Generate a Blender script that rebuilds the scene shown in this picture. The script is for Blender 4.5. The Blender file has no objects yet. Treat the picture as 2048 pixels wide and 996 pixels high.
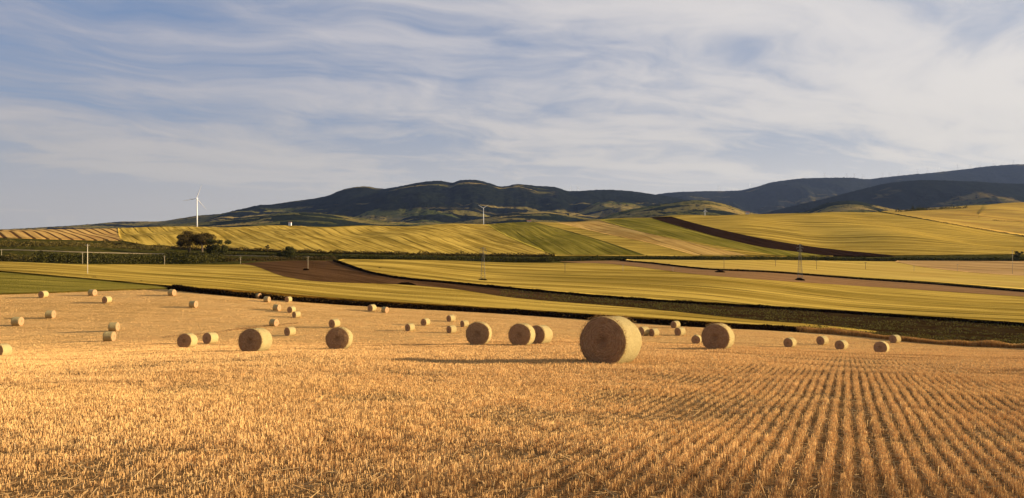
import bpy, bmesh, math, random
import numpy as np
from mathutils import Vector, Matrix, noise as mnoise

R = math.radians
random.seed(7)
rng = np.random.default_rng(11)
scene = bpy.context.scene
COL = scene.collection

# ------------------------------------------------------------------ camera
F, CX, HY = 1500.0, 1024.0, 455.0          # focal length, centre column, horizon row of a 2048 px wide frame
EYE = 1.55
cd = bpy.data.cameras.new('camera')
cam = bpy.data.objects.new('camera', cd); COL.objects.link(cam)
cd.sensor_fit = 'HORIZONTAL'; cd.sensor_width = 36.0
cd.lens = 36.0 * F / 2048.0
cd.shift_y = -(498.0 - HY) / 2048.0
cd.clip_start = 0.1; cd.clip_end = 60000
cam.location = (0, 0, EYE); cam.rotation_euler = (R(90), 0, 0)
scene.camera = cam

# ------------------------------------------------------------------ light
SUN_EL, SUN_AZ = 10.7, 86.5                 # azimuth clockwise from +Y (the view direction)
EXPOSURE = 1.2
sl = bpy.data.lights.new('sun', 'SUN'); so = bpy.data.objects.new('sun', sl); COL.objects.link(so)
sl.energy = 4.8; sl.angle = R(0.5); sl.color = (1.0, 0.80, 0.53)
sdir = Vector((math.sin(R(SUN_AZ)) * math.cos(R(SUN_EL)), math.cos(R(SUN_AZ)) * math.cos(R(SUN_EL)), math.sin(R(SUN_EL))))
so.rotation_euler = sdir.to_track_quat('Z', 'Y').to_euler()
vs = scene.view_settings
vs.view_transform = 'Standard'; vs.look = 'None'; vs.gamma = 1; vs.use_curve_mapping = False
vs.exposure = EXPOSURE
scene.cycles.use_denoising = True
scene.cycles.max_bounces = 5; scene.cycles.volume_bounces = 0
scene.cycles.transparent_max_bounces = 8

# ------------------------------------------------------------------ node helpers
class NT:
    def __init__(s, tree): s.t = tree; s.n = tree.nodes; s.l = tree.links
    def node(s, typ, **kw):
        n = s.n.new(typ)
        for k, v in kw.items(): setattr(n, k, v)
        return n
    def put(s, sock, v):
        if isinstance(v, bpy.types.NodeSocket): s.l.new(v, sock)
        elif v is not None: sock.default_value = v
    def math(s, op, a, b=None, c=None, clamp=False):
        n = s.node('ShaderNodeMath', operation=op); n.use_clamp = clamp
        s.put(n.inputs[0], a)
        if b is not None: s.put(n.inputs[1], b)
        if c is not None: s.put(n.inputs[2], c)
        return n.outputs[0]
    def mix(s, f, a, b, blend='MIX'):
        n = s.node('ShaderNodeMix', data_type='RGBA', blend_type=blend)
        s.put(n.inputs[0], f); s.put(n.inputs[6], rgba(a)); s.put(n.inputs[7], rgba(b))
        return n.outputs[2]
    def ramp(s, f, lo, hi):
        n = s.node('ShaderNodeMapRange', interpolation_type='SMOOTHSTEP')
        s.put(n.inputs[0], f); n.inputs[1].default_value = lo; n.inputs[2].default_value = hi
        return n.outputs[0]
    def noise(s, vec, scale, detail=4, rough=0.55, dist=0.0):
        n = s.node('ShaderNodeTexNoise'); s.put(n.inputs['Vector'], vec)
        n.inputs['Scale'].default_value = scale; n.inputs['Detail'].default_value = detail
        n.inputs['Roughness'].default_value = rough; n.inputs['Distortion'].default_value = dist
        return n.outputs[0]
    def mapping(s, vec, rotz=0.0, scale=(1, 1, 1), loc=(0, 0, 0)):
        # rotate the point first (about Z), then scale it
        a = s.node('ShaderNodeMapping'); s.put(a.inputs[0], vec); a.inputs[2].default_value = (0, 0, rotz)
        b = s.node('ShaderNodeMapping'); s.put(b.inputs[0], a.outputs[0]); b.inputs[3].default_value = scale; b.inputs[1].default_value = loc
        return b.outputs[0]
    def sep(s, v):
        n = s.node('ShaderNodeSeparateXYZ'); s.put(n.inputs[0], v); return n.outputs
    def comb(s, x, y, z):
        n = s.node('ShaderNodeCombineXYZ')
        for i, v in enumerate((x, y, z)): s.put(n.inputs[i], v)
        return n.outputs[0]
    def bump(s, h, strength, dist):
        n = s.node('ShaderNodeBump'); s.put(n.inputs['Height'], h)
        n.inputs['Strength'].default_value = strength; n.inputs['Distance'].default_value = dist
        return n.outputs[0]

def rgba(c):
    if isinstance(c, bpy.types.NodeSocket) or c is None: return c
    return (c[0], c[1], c[2], 1.0)

def material(name):
    m = bpy.data.materials.new(name); m.use_nodes = True
    t = NT(m.node_tree)
    b = t.n['Principled BSDF']; b.inputs['Roughness'].default_value = 0.85
    b.inputs['Specular IOR Level'].default_value = 0.0
    t.b = b; t.m = m
    t.pos = t.node('ShaderNodeNewGeometry').outputs['Position']
    t.obj = t.node('ShaderNodeTexCoord').outputs['Object']
    return t

# ------------------------------------------------------------------ sky
world = bpy.data.worlds.new('World'); scene.world = world; world.use_nodes = True
w = NT(world.node_tree)
bg = w.n['Background']; bg.inputs[1].default_value = 0.087
gdir = w.node('ShaderNodeTexCoord').outputs['Generated']
dx, dy, dz = w.sep(gdir)
zc = w.math('MAXIMUM', dz, 0.012)
sky = w.node('ShaderNodeTexSky', sky_type='NISHITA')
sky.sun_disc = False; sky.sun_elevation = R(SUN_EL); sky.sun_rotation = R(SUN_AZ)
sky.air_density = 1.0; sky.dust_density = 1.2; sky.ozone_density = 1.5
w.put(sky.inputs[0], w.comb(dx, dy, zc))
SKY_OFF = (0.2, 4.4, 0)
zz = w.math('ADD', zc, 0.16)
plane = w.comb(w.math('DIVIDE', dx, zz), w.math('DIVIDE', dy, zz), 0.0)
wv = w.node('ShaderNodeTexNoise'); w.put(wv.inputs['Vector'], w.mapping(plane, 0, (0.55, 0.55, 1), (7, 2, 0))); wv.inputs['Scale'].default_value = 1.0; wv.inputs['Detail'].default_value = 3
wsh = w.node('ShaderNodeVectorMath', operation='SUBTRACT'); w.put(wsh.inputs[0], wv.outputs['Color']); wsh.inputs[1].default_value = (.5, .5, .5)
wsc = w.node('ShaderNodeVectorMath', operation='SCALE'); w.put(wsc.inputs[0], wsh.outputs[0]); wsc.inputs['Scale'].default_value = 1.9
pw = w.node('ShaderNodeVectorMath', operation='ADD'); w.put(pw.inputs[0], plane); w.put(pw.inputs[1], wsc.outputs[0])
pw = pw.outputs[0]
n1 = w.noise(w.mapping(pw, R(-33), (0.34, 1.0, 1), SKY_OFF), 0.95, 6, 0.50, 0.3)
n2 = w.noise(w.mapping(pw, R(-18), (0.55, 2.0, 1), (1.3, 9.0, 0)), 1.6, 6, 0.58, 0.5)
n3 = w.noise(w.mapping(pw, R(-50), (1.0, 1.7, 1), (4.3, 2.0, 0)), 3.2, 5, 0.6, 0.2)
sunw = w.math('MULTIPLY_ADD', dx, 0.75, 0.5, clamp=True)         # 0 at the far left, 1 towards the sun
cov = w.math('ADD', w.math('ADD', w.math('MULTIPLY', n1, 0.50), w.math('MULTIPLY', n2, 0.32)), w.math('MULTIPLY', n3, 0.18))
cov = w.math('ADD', cov, w.math('MULTIPLY', w.math('SUBTRACT', sunw, 0.72), 0.11))
cov = w.math('SUBTRACT', cov, w.math('MULTIPLY', w.math('MULTIPLY', w.ramp(zc, 0.12, 0.30), w.math('SUBTRACT', 1.0, sunw)), 0.07))
dens = w.ramp(cov, 0.38, 0.63)
cov = w.ramp(cov, 0.27, 0.535)
low = w.ramp(zc, 0.24, 0.01)                          # veil of cloud thickening to the horizon
cov = w.math('MAXIMUM', cov, w.math('MULTIPLY', low, 0.92))
cloud = w.mix(sunw, (1.62, 1.76, 2.25), (3.2, 3.15, 3.2))
cloud = w.mix(dens, cloud, w.mix(sunw, (2.6, 2.52, 2.72), (4.2, 3.95, 3.7)))
cloud = w.mix(w.math('MULTIPLY', low, 0.85), cloud, w.mix(sunw, (2.42, 2.25, 1.98), (4.0, 3.68, 3.2)))
skyb = w.mix(0.8, sky.outputs[0], (0.68, 1.10, 2.1))
skyc = w.mix(w.math('MULTIPLY', cov, 0.94), skyb, cloud)
w.put(bg.inputs[0], skyc)

# ------------------------------------------------------------------ terrain
def pchip(x, y, xq):
    x = np.asarray(x, float); y = np.asarray(y, float); h = np.diff(x); d = np.diff(y) / h
    m = np.zeros_like(y); m[0] = d[0]; m[-1] = d[-1]
    for i in range(1, len(x) - 1):
        if d[i - 1] * d[i] > 0:
            w1 = 2 * h[i] + h[i - 1]; w2 = h[i] + 2 * h[i - 1]
            m[i] = (w1 + w2) / (w1 / d[i - 1] + w2 / d[i])
    xq = np.clip(xq, x[0], x[-1]); i = np.clip(np.searchsorted(x, xq) - 1, 0, len(x) - 2)
    t = (xq - x[i]) / h[i]
    return ((1 + 2 * t) * (1 - t) ** 2 * y[i] + t * (1 - t) ** 2 * h[i] * m[i] + t * t * (3 - 2 * t) * y[i + 1] + t * t * (t - 1) * h[i] * m[i + 1])

# lie of the land by bearing: distance -> row of the frame at which that ground lies
LAND = {
 0:    [(23,736),(40,716),(50,714),(62,713),(80,713),(112,688),(132,662),(150,630),(173,595),(183,585),(240,546),(330,526),(420,503),(470,480),(620,461)],
 350:  [(23,728),(40,708),(50,702),(62,699),(75,697),(100,688),(120,674),(140,645),(160,618),(175,593),(185,581),(285,549),(360,530),(430,516),(480,506),(520,495),(800,456)],
 700:  [(23,719),(40,699),(48,695),(60,694),(80,694),(110,680),(132,657),(160,632),(180,613),(192,604),(230,587),(260,569),(350,533),(420,521),(450,511),(850,453.5)],
 1024: [(23,723),(40,697),(50,688),(60,684),(75,683),(100,681),(125,670),(150,652),(172,636),(182,628),(195,620),(230,597),(270,579),(300,567),(420,529),(450,521),(480,510),(900,448)],
 1400: [(23,727),(41,699),(50,692),(60,690),(80,695),(100,694),(125,684),(140,669),(160,657),(166,654),(178,645),(190,634),(230,611),(330,553),(380,539),(440,522),(460,513),(950,432)],
 1750: [(23,737),(40,714),(50,709),(60,707),(75,706.5),(90,706),(110,701),(120,697),(150,681),(158,676),(170,665),(200,647),(230,630),(320,578),(370,558),(470,523),(490,514),(1000,425)],
 2048: [(23,742),(40,718),(60,710),(90,708),(110,704),(140,696),(150,686),(180,667),(205,649),(300,595),(330,581),(470,524),(490,513),(700,474),(1100,408)],
}
PLAIN = -42.0
U0, U1, NU = -2.2, 2.2, 441
LY = np.linspace(math.log(5.0), math.log(14000.0), 900)
YG = np.exp(LY)
cols = sorted(LAND)
prof, CREST = [], []
for c in cols:
    k = LAND[c]
    ys = [5.0, 12.0] + [a for a, b in k]
    zs = [-(.114 * 5), -(.114 * 12)] + [EYE - (b - HY) / F * a for a, b in k]
    Yc, zc_ = ys[-1], zs[-1]
    CREST.append(Yc)
    sl0 = (zs[-1] - zs[-2]) / (ys[-1] - ys[-2])
    ys += [Yc + 60, Yc + 130, Yc + 320, Yc + 800, Yc + 2200, 14000]
    zs += [zc_ + sl0 * 14, zc_ - 1.5, zc_ - 12, min(zc_ - 28, -25), PLAIN, PLAIN]
    prof.append(pchip(ys, zs, YG))
prof = np.array(prof)
uc = np.array([(c - CX) / F for c in cols])
UG = np.linspace(U0, U1, NU)
ZG = np.array([pchip(np.concatenate([[-2.3], uc, [2.3]]), np.concatenate([[prof[0, j]], prof[:, j], [prof[-1, j]]]), UG) for j in range(len(YG))])  # [Y, u]

def H(X, Y):
    X = np.asarray(X, float); Y = np.asarray(Y, float)
    Ys = np.maximum(Y, 5.0)
    fy = np.clip((np.log(Ys) - LY[0]) / (LY[1] - LY[0]), 0, len(LY) - 1.001)
    fu = np.clip((X / Ys - U0) / (U1 - U0) * (NU - 1), 0, NU - 1.001)
    iy = fy.astype(int); iu = fu.astype(int); ty = fy - iy; tu = fu - iu
    z = (ZG[iy, iu] * (1 - ty) * (1 - tu) + ZG[iy + 1, iu] * ty * (1 - tu) + ZG[iy, iu + 1] * (1 - ty) * tu + ZG[iy + 1, iu + 1] * ty * tu)
    z = np.where(Y < 5, -.114 * Y, z)
    far = np.clip((Y - 480) / 120, 0, 1) * np.clip((1500 - Y) / 300, 0, 1)
    z = z + far * (0.9 * np.sin(X * 0.062 + 0.8 * np.sin(Y * .021)) + 0.6 * np.sin(X * .031 - Y * 0.027 + 2.0))
    z = z - 5.5 * np.exp(-((X - 238) / 34) ** 2 - ((Y - 575) / 55) ** 2) + 2.2 * np.exp(-((X - 310) / 40) ** 2 - ((Y - 600) / 60) ** 2)
    fade = np.clip((170 - Y) / 60, 0, 1)
    z = z + fade * (0.030 * np.sin(X * 1.1 + 0.7 * np.sin(Y * .37)) * np.sin(Y * 0.83 + 1.3) + 0.05 * np.sin(X * .31 + 1.1) * np.sin(Y * .23 + X * .11))
    return z

def gnd(px, py, h=0.0, y0=4.0, y1=2500.0):
    """Where the sight line of a frame position first meets the land (or a crop of height h on it)."""
    u = (px - CX) / F; s = (py - HY) / F
    Y = np.exp(np.linspace(math.log(y0), math.log(y1), 1500))
    ang = (EYE - H(u * Y, Y) - h) / Y
    hit = np.nonzero(ang <= s)[0]
    Yh = Y[hit[0]] if len(hit) else Y[np.argmin(ang)] + 25
    if len(hit) and hit[0] > 0:
        i = hit[0]; t = (ang[i - 1] - s) / max(ang[i - 1] - ang[i], 1e-9); Yh = Y[i - 1] + (Y[i] - Y[i - 1]) * t
    return u * Yh, Yh

# ------------------------------------------------------------------ object helpers
def tag(o, label=None, cat=None, group=None, kind=None):
    if label: o['label'] = label
    if cat: o['category'] = cat
    if group: o['group'] = group
    if kind: o['kind'] = kind
    return o
def empty(name, loc, rz=0.0):
    o = bpy.data.objects.new(name, None); COL.objects.link(o); o.location = loc; o.rotation_euler = (0, 0, rz); return o
def mesh_obj(name, verts, faces, mat, parent=None, smooth=False):
    me = bpy.data.meshes.new(name)
    verts = np.asarray(verts, np.float32)
    if isinstance(faces, np.ndarray):
        k = faces.shape[1]; n = len(faces)
        me.vertices.add(len(verts)); me.vertices.foreach_set('co', verts.ravel())
        me.loops.add(n * k); me.loops.foreach_set('vertex_index', faces.astype(np.int32).ravel())
        me.polygons.add(n); me.polygons.foreach_set('loop_start', (np.arange(n) * k).astype(np.int32))
        me.update(calc_edges=True)
    else:
        me.from_pydata([tuple(v) for v in verts], [], faces)
    me.materials.append(mat)
    if smooth: me.polygons.foreach_set('use_smooth', [True] * len(me.polygons))
    o = bpy.data.objects.new(name, me); COL.objects.link(o)
    if parent: o.parent = parent
    return o
def grid_faces(n, m, off=0):
    i, j = np.meshgrid(np.arange(n - 1), np.arange(m - 1), indexing='ij')
    a = i * m + j
    return (np.stack([a, a + m, a + m + 1, a + 1], -1).reshape(-1, 4) + off)
class MB:
    """Collects tubes, boxes and sheets into one mesh."""
    def __init__(s): s.v = []; s.f = []
    def tube(s, p0, p1, r0, r1=None, n=8, cap=True):
        r1 = r0 if r1 is None else r1
        p0, p1 = Vector(p0), Vector(p1); q = (p1 - p0).to_track_quat('Z', 'Y'); b = len(s.v)
        for p, r in ((p0, r0), (p1, r1)):
            for k in range(n): s.v.append(p + q @ Vector((r * math.cos(2 * math.pi * k / n), r * math.sin(2 * math.pi * k / n), 0)))
        for k in range(n): s.f.append((b + k, b + (k + 1) % n, b + n + (k + 1) % n, b + n + k))
        if cap: s.f.append(tuple(b + k for k in range(n))[::-1]); s.f.append(tuple(b + n + k for k in range(n)))
        return s
    def box(s, c, d, rz=0.0):
        b = len(s.v); M = Matrix.Rotation(rz, 3, 'Z'); c = Vector(c)
        for z in (-1, 1):
            for x, y in ((-1, -1), (1, -1), (1, 1), (-1, 1)): s.v.append(c + M @ Vector((x * d[0] / 2, y * d[1] / 2, z * d[2] / 2)))
        for q in ((3, 2, 1, 0), (4, 5, 6, 7), (0, 1, 5, 4), (1, 2, 6, 5), (2, 3, 7, 6), (3, 0, 4, 7)): s.f.append(tuple(b + k for k in q))
        return s
    def build(s, name, mat, parent=None, smooth=False): return mesh_obj(name, s.v, s.f, mat, parent, smooth)
def copy_tree(o, parent=None):
    c = o.copy(); COL.objects.link(c); c.parent = parent
    for ch in list(o.children): copy_tree(ch, c)
    return c

# ------------------------------------------------------------------ materials
def m_stubble_ground():
    t = material('stubble_soil')
    mp = t.mapping(t.pos, R(24), (1, 0.12, 1))
    st = t.noise(mp, 1.6, 5, 0.65)
    fine = t.noise(t.pos, 9.0, 5, 0.7)
    big = t.noise(t.mapping(t.pos, R(6), (0.012, 0.22, 1)), 1.0, 5, 0.65)
    c = t.mix(t.ramp(st, 0.3, 0.7), (0.42, 0.225, 0.075), (0.66, 0.405, 0.15))
    c = t.mix(t.ramp(fine, 0.35, 0.65), c, (0.58, 0.35, 0.12))
    c = t.mix(t.math('MULTIPLY', t.ramp(big, 0.45, 0.6), 0.6), c, (0.36, 0.20, 0.058))
    t.put(t.b.inputs['Base Color'], c)
    # distance: on the far side of the valley this sheet is only field margins
    y = t.sep(t.pos)[1]
    nearf = t.ramp(y, 70, 15)
    c = t.mix(t.math('MULTIPLY', nearf, 0.8), c, t.mix(t.ramp(fine, 0.35, 0.65), (0.085, 0.043, 0.018), (0.24, 0.135, 0.056)))
    far = t.ramp(y, 190, 215)
    gr = t.mix(t.ramp(t.noise(t.pos, 0.35, 5, 0.7), 0.35, 0.65), (0.022, 0.022, 0.004), (0.085, 0.070, 0.014))
    t.put(t.b.inputs['Base Color'], t.mix(far, c, gr))
    h = t.math('ADD', t.math('MULTIPLY', fine, 0.5), st)
    t.put(t.b.inputs['Normal'], t.bump(h, 1.0, 0.16))
    return t.m

def m_crop(name, c1, c2, dark, line_dir, spacing, lw=0.7, streak=1.0, bumpd=0.5, lines=0.75, seed=0.0, whole=False, arc=None):
    """line_dir: world heading (radians, clockwise from +Y) along which the drill rows and tramlines run."""
    t = material(name)
    q = t.mapping(t.pos, line_dir, (1, 1, 1), (seed * 13.7, seed * 5.1, 0))    # x across the lines, y along them
    if arc:                                            # drill lines fanning out from a far point
        dxy = t.sep(t.pos); ax = t.math('SUBTRACT', dxy[0], arc[0]); ay = t.math('SUBTRACT', dxy[1], arc[1])
        rad = t.math('SQRT', t.math('ADD', t.math('MULTIPLY', ax, ax), t.math('MULTIPLY', ay, ay)))
        q = t.comb(t.math('MULTIPLY', t.math('ARCTAN2', ay, ax), arc[2]), rad, 0.0)
    wob = t.noise(t.mapping(q, 0, (0.01, 0.008, 0)), 1.0, 2)
    x, y, z = t.sep(q)
    xw = t.math('ADD', x, t.math('MULTIPLY', wob, 2.0))
    fr = t.math('FRACT', t.math('DIVIDE', xw, spacing))
    d = t.math('MULTIPLY', t.math('ABSOLUTE', t.math('SUBTRACT', fr, 0.5)), spacing)
    ln = t.ramp(d, lw, lw * 0.35)
    s1 = t.noise(t.mapping(q, 0, (0.22 * streak, 0.006, 0)), 1.0, 6, 0.65)
    s2 = t.noise(t.mapping(q, 0, (0.035, 0.012, 0)), 1.0, 4, 0.6)
    fine = t.noise(t.pos, 1.1, 5, 0.75)
    c = t.mix(t.ramp(s1, 0.38, 0.62), tuple(v * 0.86 for v in c1), tuple(v * 1.08 for v in c2))
    c = t.mix(t.math('MULTIPLY', t.ramp(s2, 0.48, 0.64), 0.45), c, dark)
    br = t.ramp(t.noise(t.mapping(q, 0, (0.3, 0.02, 0), (5, 5, 0)), 1.0, 3), 0.42, 0.6)
    if whole: br = 1.0
    c = t.mix(t.math('MULTIPLY', t.math('MULTIPLY', ln, br), lines), c, tuple(v * 0.35 for v in dark))
    c = t.mix(t.math('MULTIPLY', t.ramp(fine, 0.55, 0.75), 0.35), c, dark)
    t.put(t.b.inputs['Base Color'], c)
    hh = t.math('ADD', t.math('MULTIPLY', s1, 1.6), fine)
    hh = t.math('SUBTRACT', hh, t.math('MULTIPLY', ln, 0.6))
    t.put(t.b.inputs['Normal'], t.bump(hh, 1.0, bumpd))
    return t.m

def arc_centre(pa, pb, qa, qb):
    A0, A1, B0, B1 = (np.array(gnd(*p, 0.5, 380)) for p in (pa, pb, qa, qb))
    d1 = (A1 - A0) / np.linalg.norm(A1 - A0); d2 = (B1 - B0) / np.linalg.norm(B1 - B0); m1 = (A0 + A1) / 2; m2 = (B0 + B1) / 2
    ts = np.linalg.solve(np.array([d1, -d2]).T, m2 - m1); c = m1 + d1 * ts[0]
    return float(c[0]), float(c[1]), float(np.linalg.norm(c - m1))
def m_plough(name, c1, c2, line_dir, weed=None, wx=(0, 1), bumpd=0.7):
    t = material(name)
    q = t.mapping(t.pos, line_dir, (1, 1, 1))
    s1 = t.noise(t.mapping(q, 0, (0.22, 0.012, 0)), 1.0, 5, 0.7)
    fine = t.noise(t.pos, 0.45, 7, 0.78)
    c = t.mix(t.ramp(s1, 0.40, 0.60), c1, c2)
    c = t.mix(t.math('MULTIPLY', t.ramp(fine, 0.5, 0.7), 0.5), c, tuple(v * 0.5 for v in c1))
    if weed:
        k = t.ramp(t.sep(t.pos)[0], wx[0], wx[1])
        sp = t.ramp(t.noise(t.pos, 0.22, 5, 0.75), 0.62, 0.40)
        c = t.mix(k, c, tuple(0.42 * v for v in c1)); c = t.mix(t.math('MULTIPLY', k, sp), c, weed)
    t.put(t.b.inputs['Base Color'], c)
    t.put(t.b.inputs['Normal'], t.bump(t.math('ADD', s1, fine), 1.0, bumpd))
    return t.m

def m_leaf(name, c1, c2, sc=0.8, trans=0.25):
    t = material(name)
    n = t.noise(t.pos, sc, 4, 0.7)
    r = t.node('ShaderNodeAttribute', attribute_name='tone').outputs['Fac']
    c = t.mix(t.ramp(t.math('ADD', t.math('MULTIPLY', n, 0.6), t.math('MULTIPLY', r, 0.4)), 0.3, 0.7), c1, c2)
    t.put(t.b.inputs['Base Color'], c)
    tr = t.node('ShaderNodeBsdfTranslucent'); t.put(tr.inputs[0], c)
    mx = t.node('ShaderNodeMixShader'); mx.inputs[0].default_value = trans
    t.l.new(t.b.outputs[0], mx.inputs[1]); t.l.new(tr.outputs[0], mx.inputs[2])
    t.l.new(mx.outputs[0], t.n['Material Output'].inputs[0])
    return t.m

def m_plain(name, c, rough=0.6, var=0.15, sc=4.0):
    t = material(name)
    n = t.noise(t.obj, sc, 4, 0.6)
    t.put(t.b.inputs['Base Color'], t.mix(t.ramp(n, 0.3, 0.7), tuple(v * (1 - var) for v in c), tuple(min(1, v * (1 + var)) for v in c)))
    t.b.inputs['Roughness'].default_value = rough
    return t.m

# ------------------------------------------------------------------ the ground sheet
def build_ground():
    ya = np.concatenate([np.linspace(-60, 2, 24), np.exp(np.linspace(math.log(3), math.log(1500), 520)), np.exp(np.linspace(math.log(1540), math.log(12000), 60))])
    s = np.linspace(-1, 1, 421); s = np.sign(s) * np.abs(s) ** 1.35
    Wd = 1.15 * np.maximum(ya, 40)
    X = s[None, :] * Wd[:, None]; Y = np.repeat(ya[:, None], len(s), 1)
    Z = H(X, Y)
    V = np.stack([X, Y, Z], -1).reshape(-1, 3)
    o = mesh_obj('ground', V, grid_faces(len(ya), len(s))[:, ::-1], m_stubble_ground(), smooth=True)
    tag(o, kind='structure')
build_ground()

# ------------------------------------------------------------------ fields laid over it
def resample(poly, n):
    p = np.array(poly, float); d = np.concatenate([[0], np.cumsum(np.hypot(*np.diff(p, axis=0).T))])
    t = np.linspace(0, d[-1], n)
    return np.stack([pchip(d, p[:, 0], t), pchip(d, p[:, 1], t)], -1)
def on_land(poly, n, h=0.0, y0=100.0):
    return np.array([gnd(x, y, h, y0) for x, y in resample(poly, n)])
def heading(p, q, h=0.0, y0=100):
    a = gnd(*p, h, y0); b = gnd(*q, h, y0)
    return math.atan2(b[0] - a[0], b[1] - a[1])
def field(name, A, B, mat, h=0.6, n=140, m=40, y0=100.0, jag=0.0, taper=0.0):
    a = on_land(A, n, h, y0); b = on_land(B, n, h, y0)
    if jag:
        for arr in (a, b): arr[:, 1] += jag * np.array([mnoise.noise((x * 0.05, y * 0.05, 3.3)) for x, y in arr])
    t = np.linspace(0, 1, m)
    X = a[:, None, 0] * (1 - t) + b[:, None, 0] * t; Y = a[:, None, 1] * (1 - t) + b[:, None, 1] * t
    hv = np.full(n, h)
    if taper: hv *= np.clip((1 - np.linspace(0, 1, n)) / taper, 0.12, 1)
    Z = H(X, Y) + hv[:, None]
    V = np.stack([X, Y, Z], -1).reshape(-1, 3)
    f = [grid_faces(n, m)]
    idx = np.arange(n * m).reshape(n, m)
    loop = np.concatenate([idx[:, 0], idx[-1, 1:], idx[-2::-1, -1], idx[0, -2:0:-1]])
    low = V[loop].copy(); low[:, 2] -= h + 0.3
    b0 = len(V); L = len(loop); k = np.arange(L)
    f.append(np.stack([loop, loop[(k + 1) % L], b0 + (k + 1) % L, b0 + k], -1))
    faces = np.concatenate(f); V = np.concatenate([V, low])
    # face up whichever way the outline runs
    e1 = V[idx[1, 0]] - V[idx[0, 0]]; e2 = V[idx[0, 1]] - V[idx[0, 0]]
    if np.cross(e1, e2)[2] < 0: faces = faces[:, ::-1]
    o = mesh_obj(name, V, faces, mat)
    return tag(o, kind='structure')

WH1, WH2, WHD = (0.33, 0.212, 0.032), (0.53, 0.352, 0.066), (0.16, 0.108, 0.016)
OR1, OR2, ORD = (0.44, 0.255, 0.062), (0.53, 0.33, 0.095), (0.26, 0.14, 0.032)
GR1, GR2, GRD = (0.165, 0.135, 0.018), (0.25, 0.19, 0.03), (0.085, 0.072, 0.009)
hd_r1 = heading((900, 462), (1010, 500))
hd_r2 = heading((1700, 440), (1990, 470))
hd_g = heading((1140, 462), (1250, 500))
hd_f2 = heading((1000, 552), (1700, 600))
hd_f1 = heading((560, 570), (1100, 612))
# hillside across the valley
hill_low = [(-140, 500), (20, 497), (200, 497), (320, 497), (440, 500), (512, 500), (600, 504), (800, 508), (1000, 511), (1300, 512), (1536, 512), (1750, 511), (2048, 508), (2200, 507)]
hill_top = [(-140, 430), (2200, 380)]
m_r1 = m_crop('ripe_wheat_hillside', WH1, WH2, WHD, hd_r1, 11.0, 0.85, 0.9, 0.5, 0.95, 0.3, False, arc_centre((296, 466), (352, 500), (880, 464), (985, 500)))
def hill_field(name, lowp, topx, mat, h, n=120, m=70, over=25):
    """A field from a low boundary up to (and a little over) the crest."""
    a = on_land(lowp, n, h, 380)
    b = []
    for px in np.linspace(topx[0], topx[1], n):
        u = (px - CX) / F; Yc = float(np.interp(px, cols, CREST)); b.append((u * (Yc + over), Yc + over))
    return a, np.array(b)
def sheet(name, a, b, mat, h, m=60):
    n = len(a); t = np.linspace(0, 1, m)
    X = a[:, None, 0] * (1 - t) + b[:, None, 0] * t; Y = a[:, None, 1] * (1 - t) + b[:, None, 1] * t
    V = np.stack([X, Y, H(X, Y) + h], -1).reshape(-1, 3)
    idx = np.arange(n * m).reshape(n, m)
    loop = np.concatenate([idx[:, 0], idx[-1, 1:], idx[-2::-1, -1], idx[0, -2:0:-1]])
    low = V[loop].copy(); low[:, 2] -= h + 0.3
    b0 = len(V); L = len(loop); k = np.arange(L)
    faces = np.concatenate([grid_faces(n, m), np.stack([loop, loop[(k + 1) % L], b0 + (k + 1) % L, b0 + k], -1)])
    e1 = V[idx[1, 0]] - V[idx[0, 0]]; e2 = V[idx[0, 1]] - V[idx[0, 0]]
    if np.cross(e1, e2)[2] < 0: faces = faces[:, ::-1]
    o = mesh_obj(name, np.concatenate([V, low]), faces, mat); return tag(o, kind='structure')

low_r1 = [(240, 480), (300, 490), (440, 498), (600, 503), (800, 507), (1000, 509), (1110, 510)]
a, b = hill_field('wheat_hillside', low_r1, (235, 985), m_r1, 0.5, 160)
sheet('wheat_hillside', a, b, m_r1, 0.5)
# the rest of the slope to the right
m_r2 = m_crop('ripe_wheat_knoll', WH1, WH2, WHD, hd_r2, 13.0, 1.1, 0.7, 0.55, 0.95, 1.3)
a, b = hill_field('wheat_knoll', [(1110, 511), (1400, 512), (1700, 511), (2048, 508), (2300, 506)], (985, 2300), m_r2, 0.5, 200)
sheet('wheat_knoll', a, b, m_r2, 0.5)
# overlays on that slope
def strip(name, left, right, mat, h, n=70, m=24):
    A = on_land(left, n, h, 380); B = on_land(right, n, h, 380)
    return sheet(name, A, B, mat, h, m)
m_g1 = m_crop('green_wheat', GR1, GR2, GRD, hd_g, 13.0, 0.8, 1.0, 0.5, 0.8, 2.1)
strip('green_field', [(968, 445), (1000, 465), (1050, 488), (1105, 509)], [(1068, 444), (1130, 460), (1200, 480), (1290, 510)], m_g1, 0.62)
m_o1 = m_crop('orange_wheat', OR1, OR2, ORD, hd_g, 16.0, 0.8, 1.0, 0.5, 0.8, 3.3)
strip('dry_wheat_strip', [(1110, 444), (1190, 463), (1300, 486), (1390, 510)], [(1196, 440), (1280, 463), (1400, 489), (1500, 511)], m_o1, 0.64)
m_g2 = m_crop('green_strip', (0.15, 0.13, 0.016), (0.23, 0.18, 0.03), GRD, hd_g, 17.0, 0.8, 1.0, 0.5, 0.6, 4.2)
strip('green_strip', [(1200, 440), (1285, 463), (1400, 485), (1560, 511)], [(1300, 435), (1390, 462), (1530, 494), (1650, 511)], m_g2, 0.66)
m_p2 = m_plough('dark_ploughed_soil', (0.017, 0.008, 0.004), (0.030, 0.015, 0.008), hd_g)
strip('ploughed_strip', [(1300, 435), (1390, 461), (1530, 495), (1650, 510)], [(1342, 433), (1400, 449), (1536, 479), (1640, 495), (1790, 511)], m_p2, 0.70)
m_r3 = m_crop('dry_upper_field', OR1, WH2, ORD, hd_r2, 14.0, 0.7, 1.0, 0.5, 0.7, 5.1)
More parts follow.
